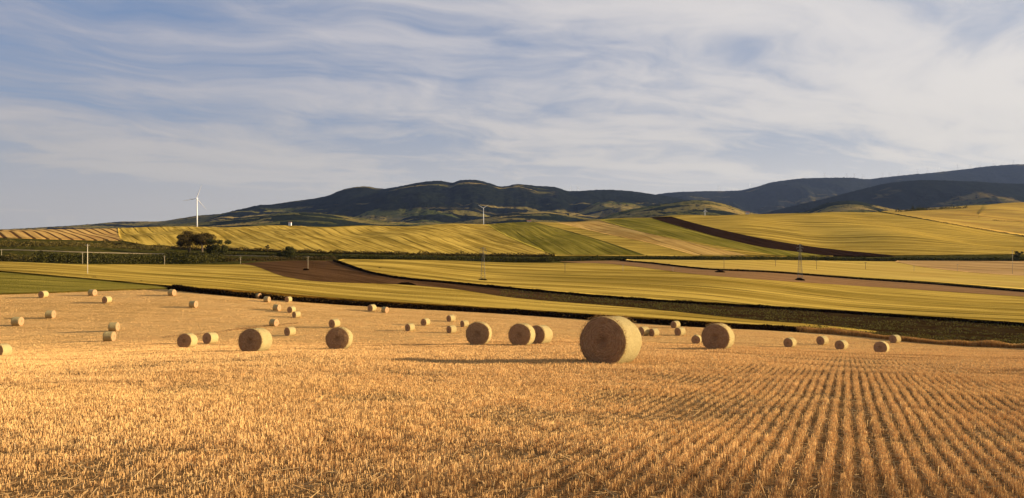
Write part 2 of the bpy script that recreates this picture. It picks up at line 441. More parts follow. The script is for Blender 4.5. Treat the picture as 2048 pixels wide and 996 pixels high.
strip('upper_field', [(1757, 422), (1830, 435), (1920, 451), (2048, 472), (2250, 500)], [(1762, 420), (1840, 421), (1940, 410), (2060, 400), (2280, 385)], m_r3, 0.80)
# ploughed stripes at the left end
hd_l = heading((120, 463), (165, 479), 0, 380)
m_l = m_crop('striped_tilled_soil', (0.46, 0.27, 0.075), (0.52, 0.32, 0.10), (0.24, 0.11, 0.04), hd_l, 8.0, 1.7, 1.0, 0.4, 1.0, 0.0, True)
a = on_land([(-220, 478), (0, 475), (130, 478), (245, 481)], 90, 0.45, 380)
b = []
for px in np.linspace(-220, 235, 90):
    Yc = float(np.interp(px, cols, CREST)); b.append(((px - CX) / F * (Yc + 25), Yc + 25))
sheet('tilled_field', a, np.array(b), m_l, 0.45)

# valley floor
m_f1 = m_crop('ripe_wheat_valley', WH1, (0.50, 0.33, 0.062), WHD, hd_f1, 12.0, 1.1, 0.5, 0.5, 0.9, 1.7)
field('wheat_field', [(-120, 531), (0, 541), (175, 556), (345, 571), (512, 583), (700, 598), (1024, 617), (1280, 634), (1536, 650), (1700, 657), (1790, 664)],
      [(-120, 522), (0, 523), (190, 529), (490, 529), (570, 553), (640, 563), (800, 569), (900, 577), (1024, 595), (1280, 616), (1536, 642), (1700, 653), (1795, 662)], m_f1, 0.65, 260, 40, 150, 0, 0.10)
m_gp = m_crop('green_meadow', (0.20, 0.16, 0.024), (0.30, 0.225, 0.038), (0.12, 0.10, 0.014), heading((0, 560), (250, 572)), 11.0, 0.9, 0.5, 0.45, 0.7, 2.2)
field('green_meadow', [(-150, 590), (0, 587), (100, 584), (200, 580), (335, 576)], [(-150, 534), (0, 544), (100, 553), (200, 561), (335, 574)], m_gp, 0.3, 120, 30, 120)
m_p1 = m_plough('brown_ploughed_soil', (0.062, 0.031, 0.012), (0.115, 0.058, 0.024), heading((540, 530), (800, 566)), (0.046, 0.030, 0.010), (-40, 70))
field('ploughed_field', [(490, 530), (570, 554), (640, 564), (800, 570), (900, 578), (1024, 597), (1280, 618), (1536, 645), (1640, 655), (1750, 667), (1900, 681), (2048, 690), (2200, 698)],
      [(482, 527), (540, 523), (600, 521), (672, 521), (750, 545), (820, 556), (900, 563), (1024, 576), (1280, 598), (1536, 614), (1800, 631), (2048, 648), (2200, 658)], m_p1, 0.14, 200, 30, 150)
m_f2 = m_crop('ripe_wheat_plain', WH1, WH2, WHD, hd_f2, 13.0, 1.3, 0.42, 0.5, 0.95, 2.9)
field('broad_wheat_field', [(676, 520), (750, 544), (820, 555), (900, 562), (1024, 574), (1280, 596), (1536, 611), (1800, 628), (2048, 645), (2200, 655)],
      [(686, 518), (900, 521), (1024, 525), (1180, 526), (1400, 549), (1536, 560), (1800, 577), (2048, 593), (2200, 602)], m_f2, 0.7, 240, 50, 150)
m_p3 = m_plough('pinkish_tilled_soil', (0.22, 0.115, 0.045), (0.30, 0.165, 0.066), hd_f2, bumpd=0.3)
field('tilled_strip', [(1180, 527), (1400, 551), (1536, 562), (1800, 579), (2048, 595), (2200, 604)],
      [(1120, 523), (1240, 521), (1300, 526), (1420, 539), (1536, 544), (1700, 556), (1860, 567), (2048, 582), (2200, 592)], m_p3, 0.16, 160, 24, 150)
m_f3 = m_crop('ripe_wheat_roadside', WH2, (0.54, 0.37, 0.085), OR1, hd_f2, 18.0, 1.5, 0.4, 0.5, 0.7, 3.9)
field('roadside_wheat_field', [(1250, 520), (1300, 524), (1420, 536), (1536, 541), (1700, 553), (1860, 563), (2048, 578), (2200, 587)],
      [(1255, 518.5), (1420, 520), (1536, 520), (1700, 522), (1860, 523), (2048, 524), (2200, 524)], m_f3, 0.7, 160, 30, 150)
m_ro = m_crop('reddish_dry_field', (0.42, 0.25, 0.09), (0.50, 0.31, 0.12), ORD, hd_f2, 17.0, 1.7, 0.4, 0.5, 0.9, 6.9)
field('dry_patch', [(1790, 523), (1850, 534), (1950, 545), (2048, 551), (2200, 555)],
      [(1795, 521), (1900, 521.5), (2048, 522), (2200, 522)], m_ro, 0.85, 90, 20, 150)
# the country road below the hillside
m_rd = m_plain('pale_road', (0.34, 0.26, 0.15), 0.9)
field('road', [(-150, 498.6), (0, 499.4), (170, 504.4), (330, 508), (520, 512), (700, 515)], [(-150, 497.8), (0, 498.6), (170, 503.6), (330, 507.2), (520, 511.2), (700, 514.3)], m_rd, 0.25, 120, 5, 300)

# ------------------------------------------------------------------ hills
def m_hill(name, f1, f2, pa, pb, amount, zlo, zhi, sc=1.0):
    t = material(name)
    n = t.noise(t.pos, 0.016, 7, 0.78)
    c = t.mix(t.ramp(n, 0.40, 0.62), f1, f2)
    v = t.node('ShaderNodeTexVoronoi'); t.put(v.inputs['Vector'], t.mapping(t.pos, R(7), (0.0030 * sc, 0.0095 * sc, 0.0))); v.inputs['Randomness'].default_value = 0.9
    v.inputs['Scale'].default_value = 1.0
    cell = t.sep(v.outputs['Color'])
    z = t.sep(t.pos)[2]
    msk = t.noise(t.mapping(t.pos, 0, (0.0009, 0.0016, 0.0)), 1.0, 4, 0.6)
    lowk = t.ramp(z, zhi, zlo)
    k = t.math('MULTIPLY', t.ramp(t.math('ADD', msk, t.math('MULTIPLY', lowk, 0.27)), 0.55, 0.63), t.ramp(cell[0], 0.42, 0.5))
    spec = t.ramp(t.noise(t.pos, 0.022, 5, 0.75), 0.62, 0.5)
    pc = t.mix(cell[1], pa, pb)
    c = t.mix(t.math('MULTIPLY', t.math('MULTIPLY', k, spec), amount), c, pc)
    t.put(t.b.inputs['Base Color'], c)
    t.put(t.b.inputs['Normal'], t.bump(t.noise(t.pos, 0.03, 6, 0.8), 1.0, 25.0))
    return t.m
def hill(name, sil, Yr, depth_f, depth_b, mat, seed, amp=1.0, px0=None, px1=None, n=420, m=46):
    xs = [p[0] for p in sil]; ys = [p[1] for p in sil]
    px = np.linspace(xs[0], xs[-1], n)
    rz_ = EYE + (HY - pchip(xs, ys, px)) / F * Yr
    base = PLAIN - 6
    V = []
    for i, p in enumerate(px):
        u = (p - CX) / F
        hgt = rz_[i] - base
        fz = Yr / 6200.0
        for j in range(m):
            t = j / (m - 1)
            if t < 0.72:
                s = t / 0.72; y = Yr - depth_f * (1 - s); k = s * s * (3 - 2 * s) * 0.55 + s ** 1.6 * 0.45
            else:
                s = 1 - (t - 0.72) / 0.28; y = Yr + depth_b * (1 - s); k = s * s * (3 - 2 * s)
            x = u * Yr + (p - CX) / F * (y - Yr) * 0.5
            e = math.sin(math.pi * min(1, k)) if t < 0.72 else 0.3 * math.sin(math.pi * k)
            ns = mnoise.fractal((x * 0.0013, y * 0.0009, seed), 0.9, 2.1, 6)
            z = base + hgt * k + e * hgt * 0.26 * amp * ns
            if k > 0.3: z += fz * (5.0 * abs(mnoise.noise((p * 0.21, j * 0.8, seed))) + 2.5 * mnoise.noise((p * 0.7, j * 2.1, seed)))
            V.append((x, y, max(z, base)))
    o = mesh_obj(name, V, grid_faces(n, m)[:, ::-1], mat, smooth=True)
    return tag(o, kind='structure')
S1 = [(20, 459), (110, 455), (200, 447), (250, 443), (310, 443), (400, 431), (470, 425), (512, 415), (590, 402), (650, 393), (690, 378), (730, 372), (765, 377), (800, 372), (850, 363),
      (880, 361), (905, 365), (920, 360), (945, 359), (975, 365), (1005, 373), (1035, 368), (1070, 371), (1110, 374), (1140, 382), (1210, 379), (1260, 382), (1310, 389), (1400, 405), (1500, 425), (1620, 452)]
S2 = [(1100, 450), (1200, 415), (1310, 389.5), (1340, 385), (1420, 382), (1470, 381), (1510, 374), (1545, 364), (1620, 356), (1700, 355), (1735, 358), (1760, 355), (1840, 347), (1930, 338), (1990, 331), (2048, 328), (2200, 330), (2400, 350)]
S3 = [(1480, 440), (1590, 411), (1650, 397), (1720, 379), (1790, 364), (1850, 360), (1920, 362), (2048, 367), (2200, 365), (2400, 380)]
S4 = [(1180, 447), (1240, 424), (1330, 407), (1400, 400), (1440, 406), (1520, 428), (1600, 425), (1660, 405), (1700, 401), (1750, 410), (1800, 420), (1870, 415), (1960, 408), (2048, 405), (2300, 400)]
S5 = [(300, 452), (420, 443), (520, 432), (600, 425), (680, 431), (760, 441), (880, 448), (960, 436), (1030, 426), (1090, 424), (1150, 433), (1220, 441), (1330, 450)]
PA, PB = (0.085, 0.092, 0.016), (0.36, 0.25, 0.07)
hill('hill_wooded_massif', S1, 6200, 2600, 1500, m_hill('wooded_slope', (0.0025, 0.0045, 0.0030), (0.013, 0.016, 0.007), PA, PB, 0.95, 60, 210), 2.3)
hill('hill_far_ridge', S2, 9000, 3000, 1500, m_hill('far_wooded_ridge', (0.007, 0.009, 0.007), (0.014, 0.016, 0.010), PA, PB, 0.35, 0, 100), 5.1)
hill('hill_dark_shoulder', S3, 5200, 1500, 1200, m_hill('dark_forest', (0.0045, 0.0065, 0.004), (0.010, 0.013, 0.007), PA, PB, 0.5, -30, 60), 8.7)
hill('hill_farmed_rise', S4, 3400, 900, 700, m_hill('farmed_rise', (0.010, 0.015, 0.007), (0.024, 0.028, 0.011), PA, PB, 1.0, 150, 400, 1.5), 11.9, 0.22)
hill('hill_farmed_foot', S5, 3600, 900, 700, m_hill('farmed_foot', (0.010, 0.015, 0.007), (0.024, 0.028, 0.011), PA, PB, 1.0, 150, 400, 1.5), 14.2, 0.22)

# ------------------------------------------------------------------ hay bales
def m_wrap():
    t = material('straw_net_wrap')
    x, y, z = t.sep(t.obj)
    ring = t.noise(t.comb(0, t.math('MULTIPLY', y, 16.0), 0), 1.0, 3, 0.7)
    th = t.math('ARCTAN2', z, x)
    st = t.noise(t.comb(t.math('MULTIPLY', th, 9.0), t.math('MULTIPLY', y, 55.0), 0), 1.0, 5, 0.7)
    c = t.mix(t.ramp(st, 0.3, 0.7), (0.34, 0.250, 0.10), (0.54, 0.435, 0.20))
    c = t.mix(t.math('MULTIPLY', t.ramp(ring, 0.4, 0.65), 0.5), c, (0.33, 0.235, 0.10))
    big = t.noise(t.obj, 3.0, 4)
    c = t.mix(t.math('MULTIPLY', t.ramp(big, 0.5, 0.75), 0.4), c, (0.36, 0.25, 0.085))
    t.put(t.b.inputs['Base Color'], c)
    t.b.inputs['Roughness'].default_value = 0.6
    t.put(t.b.inputs['Normal'], t.bump(t.math('ADD', st, ring), 1.0, 0.06))
    return t.m
def m_end():
    t = material('straw_spiral_end')
    x, y, z = t.sep(t.obj)
    r = t.math('SQRT', t.math('ADD', t.math('MULTIPLY', x, x), t.math('MULTIPLY', z, z)))
    th = t.math('ARCTAN2', z, x)
    wob = t.noise(t.obj, 4.0, 3)
    sp = t.math('ADD', t.math('ADD', r, t.math('MULTIPLY', th, 0.02)), t.math('MULTIPLY', wob, 0.05))
    n = t.noise(t.comb(t.math('MULTIPLY', th, 2.2), t.math('MULTIPLY', sp, 26.0), 0), 1.0, 5, 0.7)
    fine = t.noise(t.obj, 42.0, 3, 0.7)
    c = t.mix(t.ramp(n, 0.3, 0.7), (0.24, 0.13, 0.062), (0.47, 0.285, 0.145))
    c = t.mix(t.math('MULTIPLY', t.ramp(fine, 0.4, 0.7), 0.6), c, (0.40, 0.245, 0.12))
    c = t.mix(t.math('MULTIPLY', t.ramp(r, 0.30, 0.08), 0.5), c, (0.17, 0.098, 0.048))
    t.put(t.b.inputs['Base Color'], c)
    t.put(t.b.inputs['Normal'], t.bump(t.math('ADD', n, t.math('MULTIPLY', fine, 0.6)), 1.0, 0.05))
    return t.m
MW, ME = m_wrap(), m_end()
m_straw = m_leaf('loose_straw', (0.36, 0.21, 0.085), (0.56, 0.37, 0.16), 5.0, 0.1)
BR, BL = 0.75, 1.24
def bale_meshes(seed, sag=0.03):
    nseg, nr = 72, 15
    V = []
    for j in range(nr):
        tt = j / (nr - 1); y = (tt - 0.5) * BL
        edge = 1 - 0.035 * max(0, abs(tt - 0.5) * 2 - 0.86) / 0.14
        for k in range(nseg):
            a = 2 * math.pi * k / nseg
            d = 1 + 0.024 * mnoise.noise((math.cos(a) * 1.6, math.sin(a) * 1.6, seed + y * 1.5)) + 0.012 * mnoise.noise((math.cos(a) * 9, math.sin(a) * 9, seed + y * 12))
            r = BR * edge * d
            z = r * math.sin(a)
            if z < 0: z *= 1 - sag * (-math.sin(a)) ** 2
            x = r * math.cos(a) * (1 + 0.012 * (1 - abs(math.sin(a))))
            V.append((x, y, z + BR * (1 - sag)))
    fc = []
    for j in range(nr - 1):
        for k in range(nseg):
            fc.append((j * nseg + k, j * nseg + (k + 1) % nseg, (j + 1) * nseg + (k + 1) % nseg, (j + 1) * nseg + k))
    me = bpy.data.meshes.new('hay_bale'); me.from_pydata([(x, y, z - BR) for x, y, z in V], [], [f[::-1] for f in fc]); me.materials.append(MW)
    me.polygons.foreach_set('use_smooth', [True] * len(me.polygons))
    ends = []
    for sgn, j in ((-1, 0), (1, nr - 1)):
        rim = V[j * nseg:(j + 1) * nseg]
        W = []; rr = 12
        for q in range(rr):
            s = 1 - q / rr
            for k in range(nseg):
                x, y, z = rim[k]; zz_ = BR + (z - BR) * s; xx = x * s
                dy_ = 0.05 * (1 - s ** 3) + 0.02 * mnoise.noise((xx * 7, zz_ * 7, seed * 3 + sgn)) * (1 if q else 0.2) - 0.035 * math.exp(-(s / 0.12) ** 2)
                W.append((xx, y + sgn * dy_, zz_ - BR))
        W.append((0, rim[0][1] + sgn * 0.0, 0))
        fe = []
        for q in range(rr - 1):
            for k in range(nseg):
                fe.append((q * nseg + k, q * nseg + (k + 1) % nseg, (q + 1) * nseg + (k + 1) % nseg, (q + 1) * nseg + k))
        for k in range(nseg): fe.append(((rr - 1) * nseg + k, (rr - 1) * nseg + (k + 1) % nseg, len(W) - 1))
        if sgn > 0: fe = [f[::-1] for f in fe]
        mm = bpy.data.meshes.new('end_face'); mm.from_pydata(W, [], fe); mm.materials.append(ME)
        mm.polygons.foreach_set('use_smooth', [True] * len(mm.polygons))
        ends.append(mm)
    return me, ends
def straw_mesh(seed, count=1500):
    r_ = random.Random(seed); v = []; f = []; tone = []
    for _ in range(count):
        a = r_.random() * 2 * math.pi; side = r_.choice((-1, -1, 1))
        if r_.random() < 0.6: rad = BR * (0.96 + 0.03 * r_.random()); y = side * BL / 2 * (0.93 + .08 * r_.random())
        else: rad = BR * math.sqrt(r_.random()) * .95; y = side * (BL / 2 + 0.045)
        p = Vector((rad * math.cos(a), y, rad * math.sin(a) * 0.98))
        if p.z < -0.6: continue
        d = Vector((r_.gauss(0, 1) + math.cos(a) * .4, side * (0.25 + abs(r_.gauss(0, .45))), r_.gauss(0, 1) + math.sin(a) * .4)).normalized()
        L = r_.uniform(0.05, 0.14); s = d.cross(Vector((r_.random(), r_.random(), r_.random()))).normalized() * 0.004
        b = len(v); v += [p - s, p + s, p + s * .6 + d * L, p - s * .6 + d * L]; f.append((b, b + 1, b + 2, b + 3))
    m = bpy.data.meshes.new('loose_straw'); m.from_pydata(v, [], f); m.materials.append(m_straw)
    at = m.attributes.new('tone', 'FLOAT', 'FACE'); at.data.foreach_set('value', [r_.random() for _ in f])
    return m
KINDS = []
for s in (1.3, 7.7, 12.1):
    me, ends = bale_meshes(s, 0.03 + 0.02 * (s % 2)); KINDS.append((me, ends, straw_mesh(int(s * 10))))
# frame column of the middle, row where it rests, height in the frame, turn of its axis from the line of sight, label
BALES = [
 (1222, 727, 99, 24, 'largest round straw bale, close by, throwing a long dark shadow to its left'),
 (1436, 699, 55, 14, 'big straw bale right of the largest bale, hiding part of a small dark bale'),
 (958, 689, 47, 9, 'large straw bale alone in the middle, three small bales behind its left edge'),
 (679, 698, 46, 13, 'large straw bale with a small bale showing just above its top'),
 (511, 704, 46, 29, 'large straw bale right of a smaller pair of bales, its sunlit side showing'),
 (1044, 691, 46, 16, 'front bale of the overlapping pair left of the largest bale'),
 (1081, 687, 37, 30, 'rear bale of the overlapping pair left of the largest bale'),
 (375, 695, 30, 30, 'left bale of a medium pair on the left, the nearer of the two'),
 (421, 687, 23, 44, 'right bale of a medium pair on the left, with a broad sunlit side'),
 (580, 671, 18, 50, 'small bale standing between the large bale and the bale pair in front of it'),
 (669, 655, 18, 47, 'small bale just above the top of the large bale with narrow lit rim'),
 (820, 662, 15, 48, 'lowest left bale of the scattered five left of the large middle bale'),
 (851, 651, 15, 40, 'second bale from the left of the scattered five near the middle'),
 (902, 643, 14, 48, 'farthest bale of the scattered five near the middle, nearest the ditch'),
 (929, 654, 14, 52, 'rightmost of the scattered five, close behind the large middle bale'),
 (903, 666, 16, 50, 'nearest bale of the scattered five, just left of the large middle bale'),
 (744, 622, 14, 42, 'left bale of two standing close to the dark ditch near the middle'),
 (770, 625, 12, -52, 'right bale of two standing close to the dark ditch, its right end lit'),
 (517, 597, 11, -40, 'leftmost of three pale bales lined along the dark ditch bank'),
 (534, 604, 11, -60, 'middle of three pale bales lined along the dark ditch bank'),
 (577, 604, 11, 45, 'rightmost of three pale bales lined along the dark ditch bank'),
 (554, 621, 13, -55, 'shaded bale with a thin lit right end, below the three pale bales'),
 (583, 625, 13, 40, 'bale right behind another so the two almost touch, the farther one'),
 (593, 635, 13, 56, 'bale right in front of another so the two almost touch, the nearer one'),
 (548, 652, 14, -52, 'bale on a darker straw swath, its sides in shade'),
 (344, 591, 13, -52, 'small bale at the corner where the green meadow meets the dark ditch'),
 (387, 615, 14, -56, 'lone small bale a little below the meadow corner and ditch'),
 (87, 595, 14, 45, 'small bale at the green meadow edge, the left one of two there'),
 (185, 591, 13, -50, 'small bale at the green meadow edge, the right one of two there'),
 (214, 606, 14, 47, 'small bale with a round dark end, just below the green meadow edge'),
 (101, 636, 16, -62, 'bale lying sideways with a thin bright right end and long shadow'),
 (35, 651, 18, -58, 'bale lying sideways near the left border, its right end lit'),
 (228, 662, 18, -66, 'upper of two faded pale bales standing one below the other'),
 (219, 682, 20, -64, 'lower of two faded pale bales standing one below the other'),
 (3, 714, 28, 42, 'sunlit bale cut off by the left border of the picture'),
 (1287, 671, 19, 42, 'bale peeping out from behind the right side of the largest bale'),
 (1308, 672, 16, 44, 'small bale just right of the one hidden by the largest bale'),
 (1351, 656, 15, 40, 'farther of two overlapping small bales left of the big right bale'),
 (1360, 671, 17, 40, 'nearer of two overlapping small bales left of the big right bale'),
 (1393, 687, 18, 10, 'small dark bale half hidden behind the left side of a big bale'),
 (1580, 694, 20, 28, 'first bale from the left in the row of five on the right'),
 (1645, 689, 18, 32, 'second bale from the left in the row of five on the right'),
 (1683, 699, 20, 27, 'third bale from the left in the row of five on the right'),
 (1763, 706, 25, 12, 'round dark-faced bale, nearest of the row of five on the right'),
 (1790, 686, 17, 34, 'last bale on the right, close under the dry grass bank'),
]
def place_on(px, py, Hpx):
    u = (px - CX) / F; Yest = F * 1.5 / Hpx
    Y = np.exp(np.linspace(math.log(Yest * 0.80), math.log(Yest * 1.25), 240))
    rows = HY + F * (EYE - H(u * Y, Y)) / Y
    cost = np.abs(rows - py) + 10.0 * np.abs(np.log(Y / Yest))
    y = float(Y[np.argmin(cost)])
    return u * y, y
BALE_XY = []
for i, (px, py, hp, th, lab) in enumerate(BALES):
    x, y = place_on(px, py, hp)
    D = min(1.66, max(1.34, hp * y / F))
    me, ends, stw = KINDS[i % 3]
    o = bpy.data.objects.new('hay_bale', me); COL.objects.link(o)
    s = D / (2 * BR * 0.985)
    az = math.atan2(px - CX, F) + R(th)              # heading in which the axis runs away from the camera
    o.location = (x, y, float(H(x, y)) + BR * s * 0.965 - 0.03)
    roll = random.uniform(-0.05, 0.05)
    o.rotation_euler = (0.114 * math.cos(az) * -1.0, roll, -az) if y < 110 else (0, roll, -az)
    o.scale = (s, s * random.uniform(0.96, 1.04), s)
    tag(o, lab, 'hay bale', 'round straw bales on the stubble field')
    for e in ends:
        c = bpy.data.objects.new('end_face', e); COL.objects.link(c); c.parent = o
    if y < 90:
        c = bpy.data.objects.new('loose_straw', stw); COL.objects.link(c); c.parent = o; c['kind'] = 'stuff'
    BALE_XY.append((x, y, s))

# ------------------------------------------------------------------ stubble
def blades(name, P, h, wd, lean, mat, tone, kind='stuff'):
    n = len(P)
    a = rng.uniform(0, 2 * np.pi, n)
    side = np.stack([np.cos(a), np.sin(a), np.zeros(n)], -1) * (wd / 2)[:, None]
    b = rng.uniform(0, 2 * np.pi, n); ln = rng.normal(0, 1, n) * lean
    top = P + np.stack([np.cos(b) * ln * h, np.sin(b) * ln * h, h], -1)
    V = np.stack([P - side, P + side, top + side * 0.75, top - side * 0.75], 1).reshape(-1, 3)
    o = mesh_obj(name, V, np.arange(n * 4).reshape(n, 4), mat)
    at = o.data.attributes.new('tone', 'FLOAT', 'FACE'); at.data.foreach_set('value', tone.astype(np.float32))
    return tag(o, kind=kind)
def m_stalk():
    t = material('cut_straw')
    r = t.node('ShaderNodeAttribute', attribute_name='tone').outputs['Fac']
    pt = t.noise(t.pos, 0.45, 4, 0.65)
    st = t.noise(t.mapping(t.pos, R(6), (0.012, 0.22, 1)), 1.0, 5, 0.65)
    c = t.mix(t.ramp(r, 0.05, 0.75), (0.42, 0.220, 0.080), (0.82, 0.53, 0.225))
    c = t.mix(t.ramp(r, 0.8, 1.0), c, (0.88, 0.70, 0.45))
    c = t.mix(t.math('MULTIPLY', t.ramp(pt, 0.45, 0.68), 0.5), c, (0.50, 0.265, 0.095))
    c = t.mix(t.math('MULTIPLY', t.ramp(st, 0.42, 0.58), 0.6), c, (0.74, 0.47, 0.185))
    c = t.mix(t.math('MULTIPLY', t.ramp(st, 0.49, 0.40), 0.6), c, (0.36, 0.20, 0.075))
    t.put(t.b.inputs['Base Color'], c); t.b.inputs['Roughness'].default_value = 0.55
    tr = t.node('ShaderNodeBsdfTranslucent'); t.put(tr.inputs[0], c)
    mx = t.node('ShaderNodeMixShader'); mx.inputs[0].default_value = 0.10
    t.l.new(t.b.outputs[0], mx.inputs[1]); t.l.new(tr.outputs[0], mx.inputs[2]); t.l.new(mx.outputs[0], t.n['Material Output'].inputs[0])
    return t.m
ROW_AZ, ROW_D = R(24.1), 0.166
def vnoise(x, y, seed):
    xi = np.floor(x).astype(np.int64); yi = np.floor(y).astype(np.int64); fx = x - xi; fy = y - yi
    fx = fx * fx * (3 - 2 * fx); fy = fy * fy * (3 - 2 * fy)
    def hh(a, b): return (((a * 374761393 + b * 668265263 + seed * 974711) ^ ((a * 374761393 + b * 668265263) >> 13)) * 1274126177 % 1000003) / 1000003.0
    return (hh(xi, yi) * (1 - fx) + hh(xi + 1, yi) * fx) * (1 - fy) + (hh(xi, yi + 1) * (1 - fx) + hh(xi + 1, yi + 1) * fx) * fy
def stubble(N):
    yy = np.linspace(2.6, 186, 6000)
    dens = np.minimum(1, (16 / yy)) ** 2.05
    wx = np.maximum(0.80 * yy, 4.0)
    cdf = np.cumsum(dens * wx); cdf /= cdf[-1]
    Y = np.interp(rng.random(N), cdf, yy)
    X = rng.uniform(-1, 1, N) * np.maximum(0.80 * Y, 4.0)
    sx, sy = math.cos(ROW_AZ), -math.sin(ROW_AZ)
    ac = X * sx + Y * sy; al = X * math.sin(ROW_AZ) + Y * math.cos(ROW_AZ)
    row = np.round(ac / ROW_D)
    jit = rng.normal(0, 0.026, N) + 0.006 * np.sin(al * 0.9 + row * 1.7) + 0.03 * (vnoise(al * 2.5, row * 7.3, 5) - 0.5) + 0.02 * np.sin(row * 12.9898)
    dl = (row * ROW_D + jit - ac)
    snap = Y < 100
    X = np.where(snap, X + dl * sx, X); Y = np.where(snap, Y + dl * sy, Y)
    al = al + 0.07 * rng.random(N); cell = np.floor(al / 0.11).astype(np.int64); key = (row.astype(np.int64) * 73856093) ^ (cell * 19349663)
    hsh = ((key * 2654435761) % 1000003) / 1000003.0
    patch = 0.5 + 0.5 * np.sin(X * 0.9 + 1.3 * np.sin(Y * 0.7)) * np.sin(Y * 1.1 + 0.8 * np.sin(X * 0.5))
    rough = vnoise(X * 0.45, Y * 0.45, 1) * 0.6 + vnoise(X * 1.7, Y * 1.7, 2) * 0.4
    bare = rough > 0.66
    keep = (rng.random(N) < np.clip(0.52 + 0.6 * hsh, 0, 1) * (0.82 + 0.2 * patch)) & ~(bare & (rng.random(N) < 0.55))
    # off the field beyond the ditch
    edge = np.interp(CX + F * X / Y, [-200, 0, 350, 700, 1024, 1400, 1750, 2048, 2300], [186, 182, 186, 184, 182, 165, 156, 142, 138])
    keep &= Y < edge
    for (bx, by, bs) in BALE_XY: keep &= (np.abs(X - bx) > 0.3) | (np.abs(Y - by) > 0.3)
    X, Y, hsh, rough = X[keep], Y[keep], hsh[keep], rough[keep]; n = len(X)
    h = rng.uniform(0.042, 0.086, n) * (0.8 + 0.35 * hsh) * np.clip(1.55 - 1.1 * rough, 0.45, 1.25)
    wd = 0.0056 * np.maximum(1, Y / 16.0) ** 0.95 * rng.uniform(0.7, 1.4, n)
    tone = np.clip(rng.beta(2, 2, n) * 0.75 + 0.25 * hsh, 0, 1)
    P = np.stack([X, Y, H(X, Y) - 0.01], -1)
    o = blades('stubble', P, h, wd, 0.16, m_stalk(), tone)
    o['label'] = 'cut straw stubble standing in drilled rows over the field'
    return o
stubble(3000000)
# straw lying loose between the rows
def litter(N):
    Y = 3 + 30 * rng.random(N) ** 1.6; X = rng.uniform(-0.8, 0.8, N) * np.maximum(Y, 5)
    a = rng.uniform(0, 2 * np.pi, N); L = 0.05 + 0.3 * rng.random(N) ** 3; wv = 0.0028 * np.maximum(1, Y / 9)
    for bx, by, bs in BALE_XY:                          # straw shed round the nearer bales
        if by < 70:
            m_ = rng.integers(0, N, 420); aa = rng.uniform(0, 2 * np.pi, 420); rr = 0.45 + np.abs(rng.normal(0, 0.55, 420))
            X[m_] = bx + np.cos(aa) * rr; Y[m_] = by + np.sin(aa) * rr; wv[m_] = 0.0028 * max(1, by / 9)
    z = H(X, Y) + 0.004 + 0.05 * rng.random(N) ** 2.2
    d = np.stack([np.cos(a) * L / 2, np.sin(a) * L / 2, rng.normal(0, 0.12, N) * L], -1); s = np.stack([-np.sin(a) * wv, np.cos(a) * wv, np.full(N, 0.0015)], -1)
    C = np.stack([X, Y, z], -1)
    V = np.stack([C - d - s, C - d + s, C + d + s, C + d - s], 1).reshape(-1, 3)
    o = mesh_obj('straw_litter', V, np.arange(N * 4).reshape(N, 4), m_straw)
    at = o.data.attributes.new('tone', 'FLOAT', 'FACE'); at.data.foreach_set('value', rng.random(N).astype(np.float32))
    tag(o, 'loose pale straws lying between the stubble rows', kind='stuff')
litter(44000)

# a ribbon of raked straw left below the left bales
def swath(path, N, width, label):
    P = on_land(path, 120, 0, 60); f = rng.uniform(0, 118.9, N); i = f.astype(int); t = (f - i)[:, None]
    Q = P[i] * (1 - t) + P[i + 1] * t + np.column_stack([rng.normal(0, width * .3, N), rng.normal(0, width, N)])
    hh = 0.07 + 0.22 * rng.random(N) * np.clip(vnoise(Q[:, 0] * 0.5, Q[:, 1] * 0.5, 9) * 1.6, 0.2, 1.3)
    o = blades('straw_swath', np.column_stack([Q, H(Q[:, 0], Q[:, 1])]), hh, np.full(N, 0.05), 0.8, m_straw, rng.random(N)); o['label'] = label
swath([(330, 674), (420, 666), (500, 656), (560, 650), (600, 646)], 5000, 0.5, 'low ribbon of raked pale straw on the stubble field at left')

# ------------------------------------------------------------------ leafy things
def leaf_cloud(C, size, squash=1.0):
    """Small randomly turned leaf faces at points C."""
    n = len(C); d = rng.normal(0, 1, (n, 3)); d /= np.linalg.norm(d, axis=1)[:, None]
    e = rng.normal(0, 1, (n, 3)); s = np.cross(d, e); s /= np.linalg.norm(s, axis=1)[:, None]
    sz = (size * rng.uniform(0.55, 1.3, n))[:, None]
    d = d * sz; s = s * sz * 0.6
    V = np.stack([C - d, C - s, C + d, C + s], 1).reshape(-1, 3)
    return V, np.arange(n * 4).reshape(n, 4)
def leaf_obj(name, C, size, mat, parent=None):
    V, f = leaf_cloud(C, size)
    o = mesh_obj(name, V, f, mat, parent)
    at = o.data.attributes.new('tone', 'FLOAT', 'FACE'); at.data.foreach_set('value', rng.random(len(f)).astype(np.float32))
    return o
M_HEDGE = m_leaf('hedge_leaves', (0.022, 0.024, 0.007), (0.095, 0.082, 0.021), 0.35)
M_SCRUB = m_leaf('scrub_leaves', (0.060, 0.050, 0.012), (0.17, 0.125, 0.035), 0.3)
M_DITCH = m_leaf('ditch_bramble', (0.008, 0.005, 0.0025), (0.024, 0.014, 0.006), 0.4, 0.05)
M_OLIVE = m_leaf('olive_brown_leaves', (0.024, 0.019, 0.006), (0.13, 0.090, 0.028), 0.35)
M_DARK = m_leaf('dark_leaves', (0.016, 0.020, 0.007), (0.080, 0.074, 0.022), 0.35)
M_DRY = m_leaf('dry_grass', (0.30, 0.155, 0.05), (0.54, 0.32, 0.105), 0.6)
M_WEED = m_leaf('green_weeds', (0.055, 0.047, 0.011), (0.15, 0.125, 0.036), 0.5)
M_BARK = m_plain('bark', (0.10, 0.075, 0.05), 0.9, 0.3)

